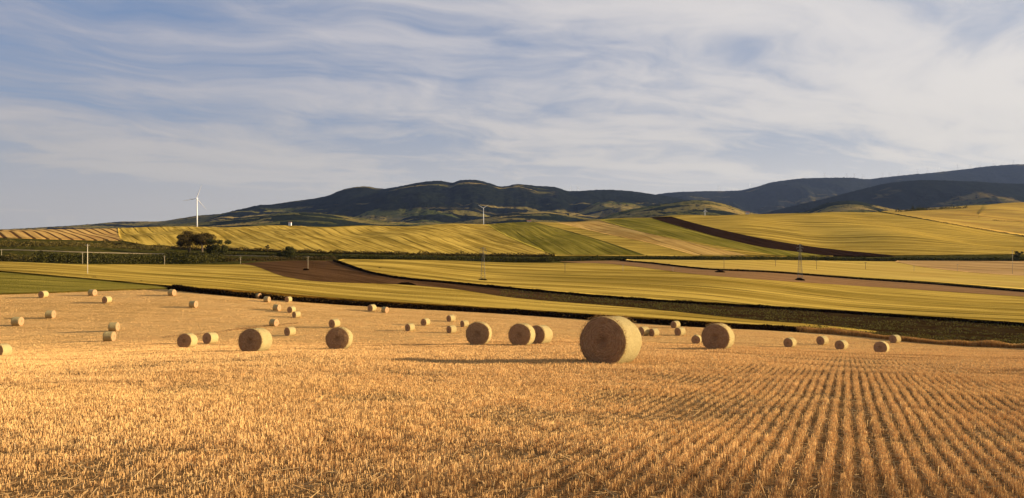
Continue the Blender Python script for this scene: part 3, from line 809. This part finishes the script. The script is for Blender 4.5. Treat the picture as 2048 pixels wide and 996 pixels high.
def hedge(name, path, height, width, dens, leaf, mat, label, cat='hedge', y0=100, hvar=0.35, group=None, seed=0.0):
    """Leafy strip along a path on the land (frame positions); height and width in metres."""
    P = on_land(path, 200, 0, y0)
    seg = np.hypot(*np.diff(P, axis=0).T); d = np.concatenate([[0], np.cumsum(seg)])
    n = int(d[-1] * dens)
    s = rng.uniform(0, d[-1], n)
    x = np.interp(s, d, P[:, 0]); y = np.interp(s, d, P[:, 1])
    hh = np.array([0.75 + hvar * 1.6 * mnoise.noise((q * 0.13, seed, 0)) + hvar * mnoise.noise((q * 0.5, seed, 5)) for q in s]) * height
    hh = np.maximum(hh, height * 0.15)
    r = np.sqrt(rng.random(n)); a = rng.uniform(0, np.pi, n)
    z = hh * np.sin(a) * r; off = np.cos(a) * r * width / 2
    i = np.clip(np.searchsorted(d, s) - 1, 0, len(seg) - 1)
    t = (P[i + 1] - P[i]) / np.maximum(seg[i], 1e-6)[:, None]
    X = x - t[:, 1] * off; Y = y + t[:, 0] * off
    C = np.stack([X, Y, H(X, Y) + z], -1)
    o = leaf_obj(name, C, leaf, mat)
    return tag(o, label, cat, group)
DITCH = [(-60, 537), (0, 542), (175, 557.5), (300, 568.5), (345, 579), (430, 588), (512, 596), (700, 610), (1024, 628), (1280, 646), (1400, 654), (1536, 660), (1610, 664)]
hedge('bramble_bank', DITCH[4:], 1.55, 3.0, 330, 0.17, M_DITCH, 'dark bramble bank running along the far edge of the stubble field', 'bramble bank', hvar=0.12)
hedge('weed_margin', DITCH[:5], 0.75, 1.4, 120, 0.14, M_DITCH, 'thin dark weedy margin between green meadow and wheat field', 'weeds', hvar=0.25)
hedge('field_hedge', [(66, 524), (110, 525), (250, 527), (380, 527), (445, 523)], 6.3, 5.0, 75, 0.42, M_HEDGE, 'tall dark green hedge at the foot of the left slope', hvar=0.10, y0=250)
hedge('low_hedge', [(-120, 520), (-10, 522), (70, 523)], 4.4, 4.0, 50, 0.40, M_SCRUB, 'low pale green hedge at the left end of the tall dark hedge', hvar=0.2, y0=250)
hedge('roadside_hedge', [(440, 523), (560, 521), (672, 519)], 2.6, 4.0, 60, 0.34, M_OLIVE, 'ragged olive roadside hedge above the brown ploughed field', hvar=0.3, y0=250)
hedge('roadside_scrub', [(672, 517), (800, 519), (960, 523), (1110, 524)], 3.3, 5.0, 60, 0.34, M_HEDGE, 'dark roadside scrub above the broad wheat field', hvar=0.3, y0=250)
hedge('valley_hedge', [(1105, 522), (1300, 519), (1500, 519.5), (1660, 520.5)], 2.6, 4.0, 55, 0.34, M_HEDGE, 'narrow hedge below the green and orange hillside strips', hvar=0.35, y0=250)
hedge('dark_hedge', [(1650, 521), (1800, 522), (1920, 522), (2048, 522), (2200, 522)], 3.0, 4.5, 70, 0.34, M_DARK, 'dark hedge at the foot of the right hillside', hvar=0.25, y0=250)
hedge('slope_hedge', [(205, 486), (260, 492), (330, 496), (400, 500), (470, 501), (620, 506), (800, 509.5), (1000, 512.5), (1110, 513)], 2.6, 4.0, 55, 0.34, M_OLIVE, 'brown scrub line between the country road and the wheat hillside', hvar=0.4, y0=300)
hedge('bank_scrub', [(-80, 490), (0, 490), (100, 490), (200, 493), (330, 500)], 2.6, 16.0, 130, 0.40, M_SCRUB, 'scrubby green and brown bank below the striped tilled field', 'scrub', hvar=0.5, y0=300)

hedge('margin_or_shade_strip', [(1757, 424), (1830, 436.5), (1920, 452.5), (2048, 473.5), (2200, 497.5)], 1.7, 1.6, 60, 0.3, M_DARK, 'thin dark margin slanting down between the right hillside and the upper field', 'field margin', y0=380, hvar=0.15)
hedge('margin_or_shade_strip', [(1985, 442), (2020, 444), (2060, 447), (2150, 452)], 1.6, 2.5, 30, 0.35, M_DARK, 'short dark hedge line across the upper field at the right border', 'field margin', y0=380, hvar=0.15)
hedge('road_bank', [(330, 509), (440, 510), (560, 512), (700, 515), (850, 517), (1000, 519), (1110, 520)], 2.2, 9.0, 90, 0.34, M_HEDGE, 'dark scrub filling the dip beside the country road', 'scrub', hvar=0.3, y0=300)
hedge('margin_or_shade_strip', [(668, 523), (745, 548), (820, 560.5), (900, 567.5), (1024, 579.5), (1280, 601.5), (1536, 617.5), (1800, 635), (2048, 653), (2150, 659)], 1.25, 1.6, 260, 0.15, M_DITCH, 'dark leafy strip standing in for shade along the near edge of the broad wheat field', 'field margin', y0=150, hvar=0.2)  # added dark leaves: deepen the shade on the crop wall facing the camera
hedge('margin_or_shade_strip', [(1240, 522), (1300, 527.5), (1420, 540), (1536, 545.5), (1700, 558), (1860, 569), (2048, 584.5), (2150, 592)], 1.2, 1.6, 230, 0.15, M_DITCH, 'dark leafy strip standing in for shade between the tilled strip and the roadside wheat', 'field margin', y0=150, hvar=0.2)  # same added strip, darkening the shaded near wall of the roadside wheat
hedge('tree_row', [(1790, 425.5), (1850, 421.5), (1935, 417)], 5.0, 4.0, 26, 0.5, M_DARK, 'row of small dark trees along the crest below the wooded right hills', 'tree row', y0=700, hvar=0.7)
def scatter_band(name, low, up, n, h, leaf, mat, label, y0=100):
    a = on_land(low, 120, 0, y0); b = on_land(up, 120, 0, y0)
    f = rng.uniform(0, 118.99, n); i = f.astype(int); t = (f - i)[:, None]; k = rng.random(n)[:, None]
    A = a[i] * (1 - t) + a[i + 1] * t; B = b[i] * (1 - t) + b[i + 1] * t
    Pq = A * (1 - k) + B * k
    m_ = np.array([mnoise.noise((x * 0.09, y * 0.16, 1.7)) for x, y in Pq]) > -0.12
    Pq = Pq[m_]
    # each plant: a few leaves
    rep = 5
    C = np.repeat(Pq, rep, 0) + rng.normal(0, leaf * 0.7, (len(Pq) * rep, 2))
    z = H(C[:, 0], C[:, 1]) + rng.random(len(C)) * h
    o = leaf_obj(name, np.column_stack([C, z]), leaf, mat)
    return tag(o, label, kind='stuff')
scatter_band('field_weeds', [(1000, 596), (1280, 618), (1536, 645), (1640, 655), (1750, 667), (1900, 681), (2048, 690), (2120, 694)],
             [(1000, 575), (1280, 600), (1536, 616), (1800, 633), (2048, 650), (2120, 655)], 6500, 0.45, 0.15, M_WEED, 'green weeds scattered over the brown fallow field', 150)
# dry grass bank at the right end of the ditch
def grass_bank(path, n, h, width, mat, name, label, wd=0.05):
    Pp = on_land(path, 160, 0, 110)
    f = rng.uniform(0, 158.99, n); i = f.astype(int); t = (f - i)[:, None]
    Q = Pp[i] * (1 - t) + Pp[i + 1] * t; Q[:, 1] += rng.uniform(-width / 2, width / 2, n)
    hh = h * (0.5 + 0.5 * rng.random(n)) * np.array([0.85 + 0.5 * mnoise.noise((x * 0.25, y * 0.1, 2)) for x, y in Q])
    o = blades(name, np.column_stack([Q, H(Q[:, 0], Q[:, 1])]), hh, np.full(n, wd), 0.2, mat, rng.random(n))
    o['label'] = label
grass_bank([(1590, 663), (1700, 671), (1800, 682), (1900, 690), (2048, 697), (2150, 702)], 12000, 1.25, 2.2, M_DRY, 'dry_grass', 'tall dry orange grass along the bank on the right')
hedge('weed_bank', [(1600, 660), (1700, 667), (1800, 677), (1900, 686), (2048, 692), (2150, 697)], 1.45, 2.4, 50, 0.17, M_WEED, 'green weeds growing along the top of the dry grass bank', 'weeds', hvar=0.35)

# trees
def limb(mb, p, d, L, r, depth, tips):
    q = p + d * L; mb.tube(p, q, r, r * 0.65, 7, False)
    if depth == 0: tips.append(q); return
    for k in range(random.choice((2, 3))):
        nd = (d + Vector((random.gauss(0, .55), random.gauss(0, .55), random.uniform(-.05, .5)))).normalized()
        limb(mb, q, nd, L * random.uniform(.6, .85), r * 0.6, depth - 1, tips)
    tips.append(q)
def tree(name, px, py, hgt, wid, lobes, nleaf, leaf, mat, label, trunk=0.3, y0=250, low=0.35, gap=0.0, group=None):
    """lobes: number of foliage clumps making up the crown; low: crown's bottom as a share of the height."""
    x, y = gnd(px, py, 0, y0); z = float(H(x, y))
    t = empty(name, (x, y, z - 0.1)); tag(t, label, 'tree', group)
    mb = MB(); tips = []
    for s in range(random.choice((1, 2, 2))):
        limb(mb, Vector((random.uniform(-.4, .4), random.uniform(-.4, .4), 0)), Vector((random.gauss(0, .18), random.gauss(0, .18), 1)).normalized(), hgt * low * 0.9, hgt * 0.028, 2, tips)
    mb.build('trunk', M_BARK, t, True)
    C = []
    for k in range(lobes):
        a = random.uniform(0, 2 * math.pi); rr = math.sqrt(random.random()) * wid * 0.36
        cz = hgt * random.uniform(low + 0.12, 0.88) ; top = 1 - ((rr / (wid * .5)) ** 2) * 0.35
        c = np.array([rr * math.cos(a), rr * math.sin(a), cz * top])
        rad = np.array([1, 1, 0.72]) * wid * random.uniform(0.13, 0.22)
        m_ = nleaf // lobes
        d = rng.normal(0, 1, (m_, 3)); d /= np.linalg.norm(d, axis=1)[:, None]
        C.append(c + d * rad * (rng.random(m_) ** 0.45)[:, None])
    C = np.concatenate(C)
    C = C[[mnoise.noise(Vector(c) * (3.2 / max(wid, 1) * 2) + Vector((px, 0, 0))) > gap - 0.35 for c in C]]
    leaf_obj('crown', C, leaf, mat, t)
    return t
tree('broad_tree', 379, 508, 15.0, 17.0, 18, 8200, 0.34, M_OLIVE, 'broad open-crowned tree at left of the clump under the wind turbine', low=0.36, gap=-0.12)
tree('broad_tree', 405, 508, 15.0, 16.0, 16, 7400, 0.34, M_OLIVE, 'open-crowned tree in the middle of the clump, bare trunks showing below', low=0.38, gap=-0.12)
tree('round_tree', 437, 513, 12.6, 15.0, 16, 6500, 0.33, M_DARK, 'dense round dark tree at the right end of the clump', low=0.12, gap=-0.1)
tree('round_bush', 573, 519, 9.2, 11.0, 12, 4200, 0.30, M_DARK, 'round dark bush tree standing alone by the road', low=0.06, gap=-0.15)
tree('small_tree', 534, 505, 5.4, 4.2, 5, 520, 0.28, M_OLIVE, 'small sparse tree above the roadside hedge', low=0.4, gap=0.1)
tree('round_tree', 2037, 520, 7.0, 6.4, 9, 1900, 0.30, M_DARK, 'dark round tree rising from the hedge at the right border', low=0.15, gap=-0.1)
for px, py, w_, h_, lab in ((966, 563.5, 4.6, 0.8, 'dark scrub patch at the foot of the middle lattice pylon'), (1600, 561, 4.2, 0.7, 'dark scrub patch at the foot of the right lattice pylon'),
                            (1440, 545, 5.0, 0.5, 'dark scrub patch at the foot of a pole in the tilled strip'), (813, 571, 6.5, 0.7, 'dark scrub patch by the brown field above the wheat'),
                            (612, 541, 2.6, 0.4, 'dark scrub patch at the foot of the pole in the brown field'), (760, 539, 2.6, 0.4, 'lone scrub patch in the wheat field above the dark field edge')):
    x, y = gnd(px, py, 0, 150)
    n = int(260 * w_); a = rng.uniform(0, 2 * np.pi, n); r = np.sqrt(rng.random(n)) * w_ / 2
    X = x + np.cos(a) * r; Y = y + np.sin(a) * r * 0.8
    zz_ = rng.random(n) * (h_ + 0.55) * (1 - (r / (w_ / 2)) ** 2 * 0.7)
    o = leaf_obj('scrub_patch', np.stack([X, Y, H(X, Y) + zz_], -1), 0.2, M_DITCH); tag(o, lab, 'scrub', 'scrub patches left uncut in the fields')

# ------------------------------------------------------------------ poles, pylons, turbines, houses
M_CONC = m_plain('pole_concrete', (0.50, 0.43, 0.30), 0.8)
M_WOOD = m_plain('pole_wood', (0.16, 0.12, 0.08), 0.85, 0.3)
M_GREYW = m_plain('weathered_pole_wood', (0.42, 0.34, 0.22), 0.85, 0.3)
M_STEEL = m_plain('galvanised_steel', (0.20, 0.19, 0.16), 0.5)
M_WHITE = m_plain('turbine_white', (0.68, 0.67, 0.65), 0.4, 0.04)
M_GLASS = m_plain('insulator_glass', (0.10, 0.13, 0.12), 0.2)
def pole(px, ytop, ybot, mat, label, r=0.13, arm=1.6, y0=150):
    x, y = gnd(px, ybot, 0, y0); z = float(H(x, y)); hgt = (ybot - ytop) / F * y
    t = empty('utility_pole', (x, y, z)); tag(t, label, 'utility pole', 'utility poles across the valley fields')
    MB().tube((0, 0, -0.5), (0, 0, hgt), r, r * 0.65, 10).build('post', mat, t, True)
    if arm:
        mb = MB().box((0, -r * 0.8, hgt - 0.35), (arm, 0.09, 0.10)); mb.tube((-arm * .3, -r * .8, hgt - .4), (0, -r * .8, hgt - 1.0), 0.025, None, 5); mb.tube((arm * .3, -r * .8, hgt - .4), (0, -r * .8, hgt - 1.0), 0.025, None, 5)
        mb.build('crossarm', mat, t)
        for k in (-0.45, 0, 0.45):
            MB().tube((k * arm, -r * .8, hgt - .3), (k * arm, -r * .8, hgt - .08), 0.05, 0.035, 8).build('insulator', M_GLASS, t)
    return t
pole(175, 488, 551, M_CONC, 'tall pale concrete pole standing in the left wheat field', 0.14)
pole(3, 498, 522, M_GREYW, 'thin pole at the left border beside the low pale hedge', 0.10)
pole(165, 504, 528, M_GREYW, 'thin pole in front of the hedge, left of the tall pale pole', 0.11)
pole(329, 511, 531, M_GREYW, 'thin pole in front of the tall hedge, left of the tree clump', 0.11)
pole(481, 513, 528, M_GREYW, 'short pole at the left tip of the brown ploughed field', 0.11)
pole(616, 512, 540, M_GREYW, 'thin pole standing in the brown ploughed field', 0.11)
pole(1130, 526, 549, M_WOOD, 'wooden pole in the wheat, first one right of the middle pylon', 0.11)
pole(1246, 528, 545, M_GREYW, 'faint pole in the wheat where the tilled strip begins', 0.10)
pole(1346, 533, 546, M_GREYW, 'faint short pole in the tilled strip', 0.10)
pole(1448, 516, 540, M_WOOD, 'wooden pole with a dark scrub patch at its foot', 0.13)
pole(1551, 519, 535, M_WOOD, 'wooden pole just left of the right lattice pylon', 0.12)
pole(1633, 520, 541, M_WOOD, 'wooden pole just right of the right lattice pylon', 0.11)
pole(1731, 524, 541, M_WOOD, 'wooden pole midway between the right pylon and the dry patch', 0.12)
pole(1828, 531, 544, M_GREYW, 'short pole standing in the corner of the reddish dry patch', 0.10)
pole(1915, 528, 545, M_GREYW, 'thin pole in the reddish dry patch on the right', 0.10)
pole(2025, 500, 551, M_GREYW, 'tall pole near the right border beside the round tree', 0.12)

def pylon(px, ytop, ybot, label):
    x, y = gnd(px, ybot, 0, 150); z = float(H(x, y)); hgt = (ybot - ytop) / F * y
    t = empty('lattice_pylon', (x, y, z)); tag(t, label, 'pylon', 'lattice pylons in the valley')
    mb = MB(); lv = 9; b0, b1 = 0.95, 0.22
    def w_(q): return b0 + (b1 - b0) * q
    cs = [(-1, -1), (1, -1), (1, 1), (-1, 1)]
    for cx, cy in cs: mb.tube((cx * b0, cy * b0, -0.3), (cx * b1, cy * b1, hgt), 0.055, 0.045, 5)
    for k in range(lv):
        q0, q1 = k / lv, (k + 1) / lv
        for i in range(4):
            a_, b_ = cs[i], cs[(i + 1) % 4]
            mb.tube((a_[0] * w_(q0), a_[1] * w_(q0), q0 * hgt), (b_[0] * w_(q1), b_[1] * w_(q1), q1 * hgt), 0.028, None, 4)
            mb.tube((b_[0] * w_(q0), b_[1] * w_(q0), q0 * hgt), (a_[0] * w_(q1), a_[1] * w_(q1), q1 * hgt), 0.028, None, 4)
    mb.build('lattice_mast', M_STEEL, t)
    for f_, ln in ((0.98, 1.1), (0.90, 1.5), (0.82, 1.1)):
        m2 = MB().box((0, 0, f_ * hgt), (ln * 2, 0.12, 0.12)); m2.tube((-ln, 0, f_ * hgt), (0, 0, f_ * hgt + .5), 0.03, None, 4); m2.tube((ln, 0, f_ * hgt), (0, 0, f_ * hgt + .5), 0.03, None, 4)
        ar = m2.build('crossarm', M_STEEL, t)
        for k in (-1, 1): MB().tube((k * ln * .95, 0, f_ * hgt - .06), (k * ln * .95, 0, f_ * hgt - .7), 0.05, 0.06, 6).build('insulator', M_GLASS, ar)
pylon(966, 495, 562, 'slim lattice pylon standing in the broad wheat field below the small turbine')
pylon(1600, 488, 560, 'lattice pylon standing in the tilled strip on the right')

def turbine_parts(t, hub, rot, br, ang, yaw, blade=None):
    mb = MB(); mb.tube((0, 0, -1), (0, 0, hub - 0.4), br[0], br[0] * 0.55, 16); mb.build('tower', M_WHITE, t, True)
    M = Matrix.Rotation(yaw, 3, 'Z')
    nl = rot * 0.22
    n_ = MB(); n_.tube(M @ Vector((0, -nl * 0.35, 0)) + Vector((0, 0, hub)), M @ Vector((0, nl * 0.65, 0)) + Vector((0, 0, hub)), rot * 0.055, rot * 0.04, 10); n_.build('nacelle', M_WHITE, t, True)
    h_ = MB(); hb = M @ Vector((0, -nl * 0.5, 0)) + Vector((0, 0, hub)); h_.tube(M @ Vector((0, -nl * 0.66, 0)) + Vector((0, 0, hub)), M @ Vector((0, -nl * 0.34, 0)) + Vector((0, 0, hub)), rot * 0.03, rot * 0.055, 10)
    h_.build('hub', M_WHITE, t, True)
    for k in range(3):
        a = R(ang + 120 * k); d = M @ Vector((math.cos(a), 0, math.sin(a))); s = M @ Vector((-math.sin(a), 0, math.cos(a))); nrm = M @ Vector((0, 1, 0))
        v, f = [], []
        prof_ = [(0.02, .022, .022), (0.10, .024, .02), (0.22, .048, .014), (0.5, .034, .009), (0.8, .022, .005), (1.0, .008, .002)]
        for q, c_, th_ in prof_:
            c_ *= br[1]; th_ *= br[1]
            p = hb + d * rot * q
            v += [p - s * rot * c_ * .4, p + nrm * rot * th_, p + s * rot * c_ * .9, p - nrm * rot * th_]
        for j in range(len(prof_) - 1):
            for i in range(4): f.append((j * 4 + i, j * 4 + (i + 1) % 4, j * 4 + 4 + (i + 1) % 4, j * 4 + 4 + i))
        f.append((0, 3, 2, 1)); f.append(tuple(len(v) - 4 + i for i in range(4)))
        mesh_obj('blade', v, f, M_WHITE, t)
def turbine(px, yhub, Y, rotpx, ang, yaw, label, tr=0.9, thick=1.0):
    u = (px - CX) / F; x, y = u * Y, Y; z = float(H(x, y)); hub = EYE + (HY - yhub) / F * Y - z
    t = empty('wind_turbine', (x, y, z)); tag(t, label, 'wind turbine')
    turbine_parts(t, hub, rotpx / F * Y, (tr, thick), ang, yaw)
    return t
turbine(394, 397, 960, 28, 70, R(8), 'largest white wind turbine standing behind the left wheat hillside', 0.95, 0.85)
turbine(967, 416, 1000, 12.0, 31, R(-5), 'small wind turbine above the hillside, two blades raised like a V', 0.6, 1.6)
turbine(1410, 421, 1150, 6, 95, R(15), 'faint tiny wind turbine just over the crest of the right hillside', 0.5, 2.0)
# the wind farm on the ridges
RIDGE = [1649, 1668, 1693, 1709, 1726, 1765, 1780, 1797, 1835, 1855, 1878, 1915, 1940, 1959, 1987, 2006, 2027]
ORD_ = ['first', 'second', 'third', 'fourth', 'fifth', 'sixth', 'seventh', 'eighth', 'ninth', 'tenth', 'eleventh', 'twelfth', 'thirteenth', 'fourteenth', 'fifteenth', 'sixteenth', 'seventeenth']
xs2 = [p[0] for p in S2]; ys2 = [p[1] for p in S2]; xs1 = [p[0] for p in S1]; ys1 = [p[1] for p in S1]
proto = empty('wind_turbine', (0, 0, 0)); turbine_parts(proto, 46, 21, (1.5, 1.7), 90, 0)
spots = [(p, 9050, xs2, ys2, ORD_[i] + ' wind turbine from the left in the row along the far right ridge', 'wind turbines along the far right ridge') for i, p in enumerate(RIDGE)]
spots += [(1438, 9050, xs2, ys2, 'left one of two lone wind turbines on the low middle of the far ridge', 'lone turbines on the far ridge'), (1500, 9050, xs2, ys2, 'right one of two lone wind turbines on the low middle of the far ridge', 'lone turbines on the far ridge')]
spots += [(1141, 6230, xs1, ys1, 'left one of two wind turbines on the wooded saddle', 'turbines on the wooded saddle'), (1156, 6230, xs1, ys1, 'right one of two wind turbines on the wooded saddle', 'turbines on the wooded saddle')]
for i, (p, Y, xs, ys, lab, grp) in enumerate(spots):
    o = proto if i == 0 else copy_tree(proto)
    z = EYE + (HY - float(np.interp(p, xs, ys))) / F * Y
    k = 1.0 if Y > 7000 else 0.75
    o.location = ((p - CX) / F * Y, Y, z - 4); o.rotation_euler = (0, 0, random.uniform(-.5, .5)); o.scale = (k, k, k * random.uniform(.9, 1.15))
    tag(o, lab, 'wind turbine', grp)

M_WALL = m_plain('white_render', (0.80, 0.77, 0.70), 0.9, 0.05); M_ROOF = m_plain('roof_tiles', (0.30, 0.13, 0.07), 0.9, 0.2, 1.0); M_WIN = m_plain('window_glass', (0.03, 0.035, 0.04), 0.2)
def house(px, Y, z, w_, d_, hw, label):
    t = empty('farmhouse', ((px - CX) / F * Y, Y, z)); tag(t, label, 'farmhouse', 'farmhouses on the far slopes')
    MB().box((0, 0, hw / 2 - 3), (w_, d_, hw + 6)).build('wall', M_WALL, t)
    e = 0.6; v = [(-w_ / 2 - e, -d_ / 2 - e, hw), (w_ / 2 + e, -d_ / 2 - e, hw), (w_ / 2 + e, d_ / 2 + e, hw), (-w_ / 2 - e, d_ / 2 + e, hw), (-w_ / 2 - e, 0, hw + d_ * .28), (w_ / 2 + e, 0, hw + d_ * .28)]
    mesh_obj('roof', v, [(0, 1, 5, 4), (2, 3, 4, 5), (1, 2, 5), (3, 0, 4), (3, 2, 1, 0)], M_ROOF, t)
    for k in (-.3, 0, .3): MB().box((k * w_, -d_ / 2 - 0.03, hw * .55), (w_ * .1, 0.06, hw * .3)).build('window', M_WIN, t)
house(580, 2500, EYE + (HY - 447.5) / F * 2500, 9, 7, 4.0, 'white farmhouse on the farmed slope right of the large turbine')
house(1058, 1150, EYE + (HY - 445.6) / F * 1150, 6, 5, 2.6, 'cream farmhouse at the crest right of the small V-bladed turbine')
house(1495, 1300, EYE + (HY - 428.2) / F * 1300, 5, 5, 2.8, 'little white hut at the crest of the right hillside')

# ------------------------------------------------------------------ the air
HAZE = 1.3e-5
if HAZE:
    hz = MB().box((0, 5800, 330), (30000, 12800, 1000))
    m = bpy.data.materials.new('haze_air'); m.use_nodes = True; nt = m.node_tree; nt.nodes.clear()
    out = nt.nodes.new('ShaderNodeOutputMaterial'); pv = nt.nodes.new('ShaderNodeVolumePrincipled')
    pv.inputs['Color'].default_value = (0.38, 0.54, 1.0, 1); pv.inputs['Density'].default_value = HAZE; pv.inputs['Anisotropy'].default_value = 0.2
    nt.links.new(pv.outputs[0], out.inputs['Volume'])
    o = hz.build('haze', m); tag(o, kind='stuff')
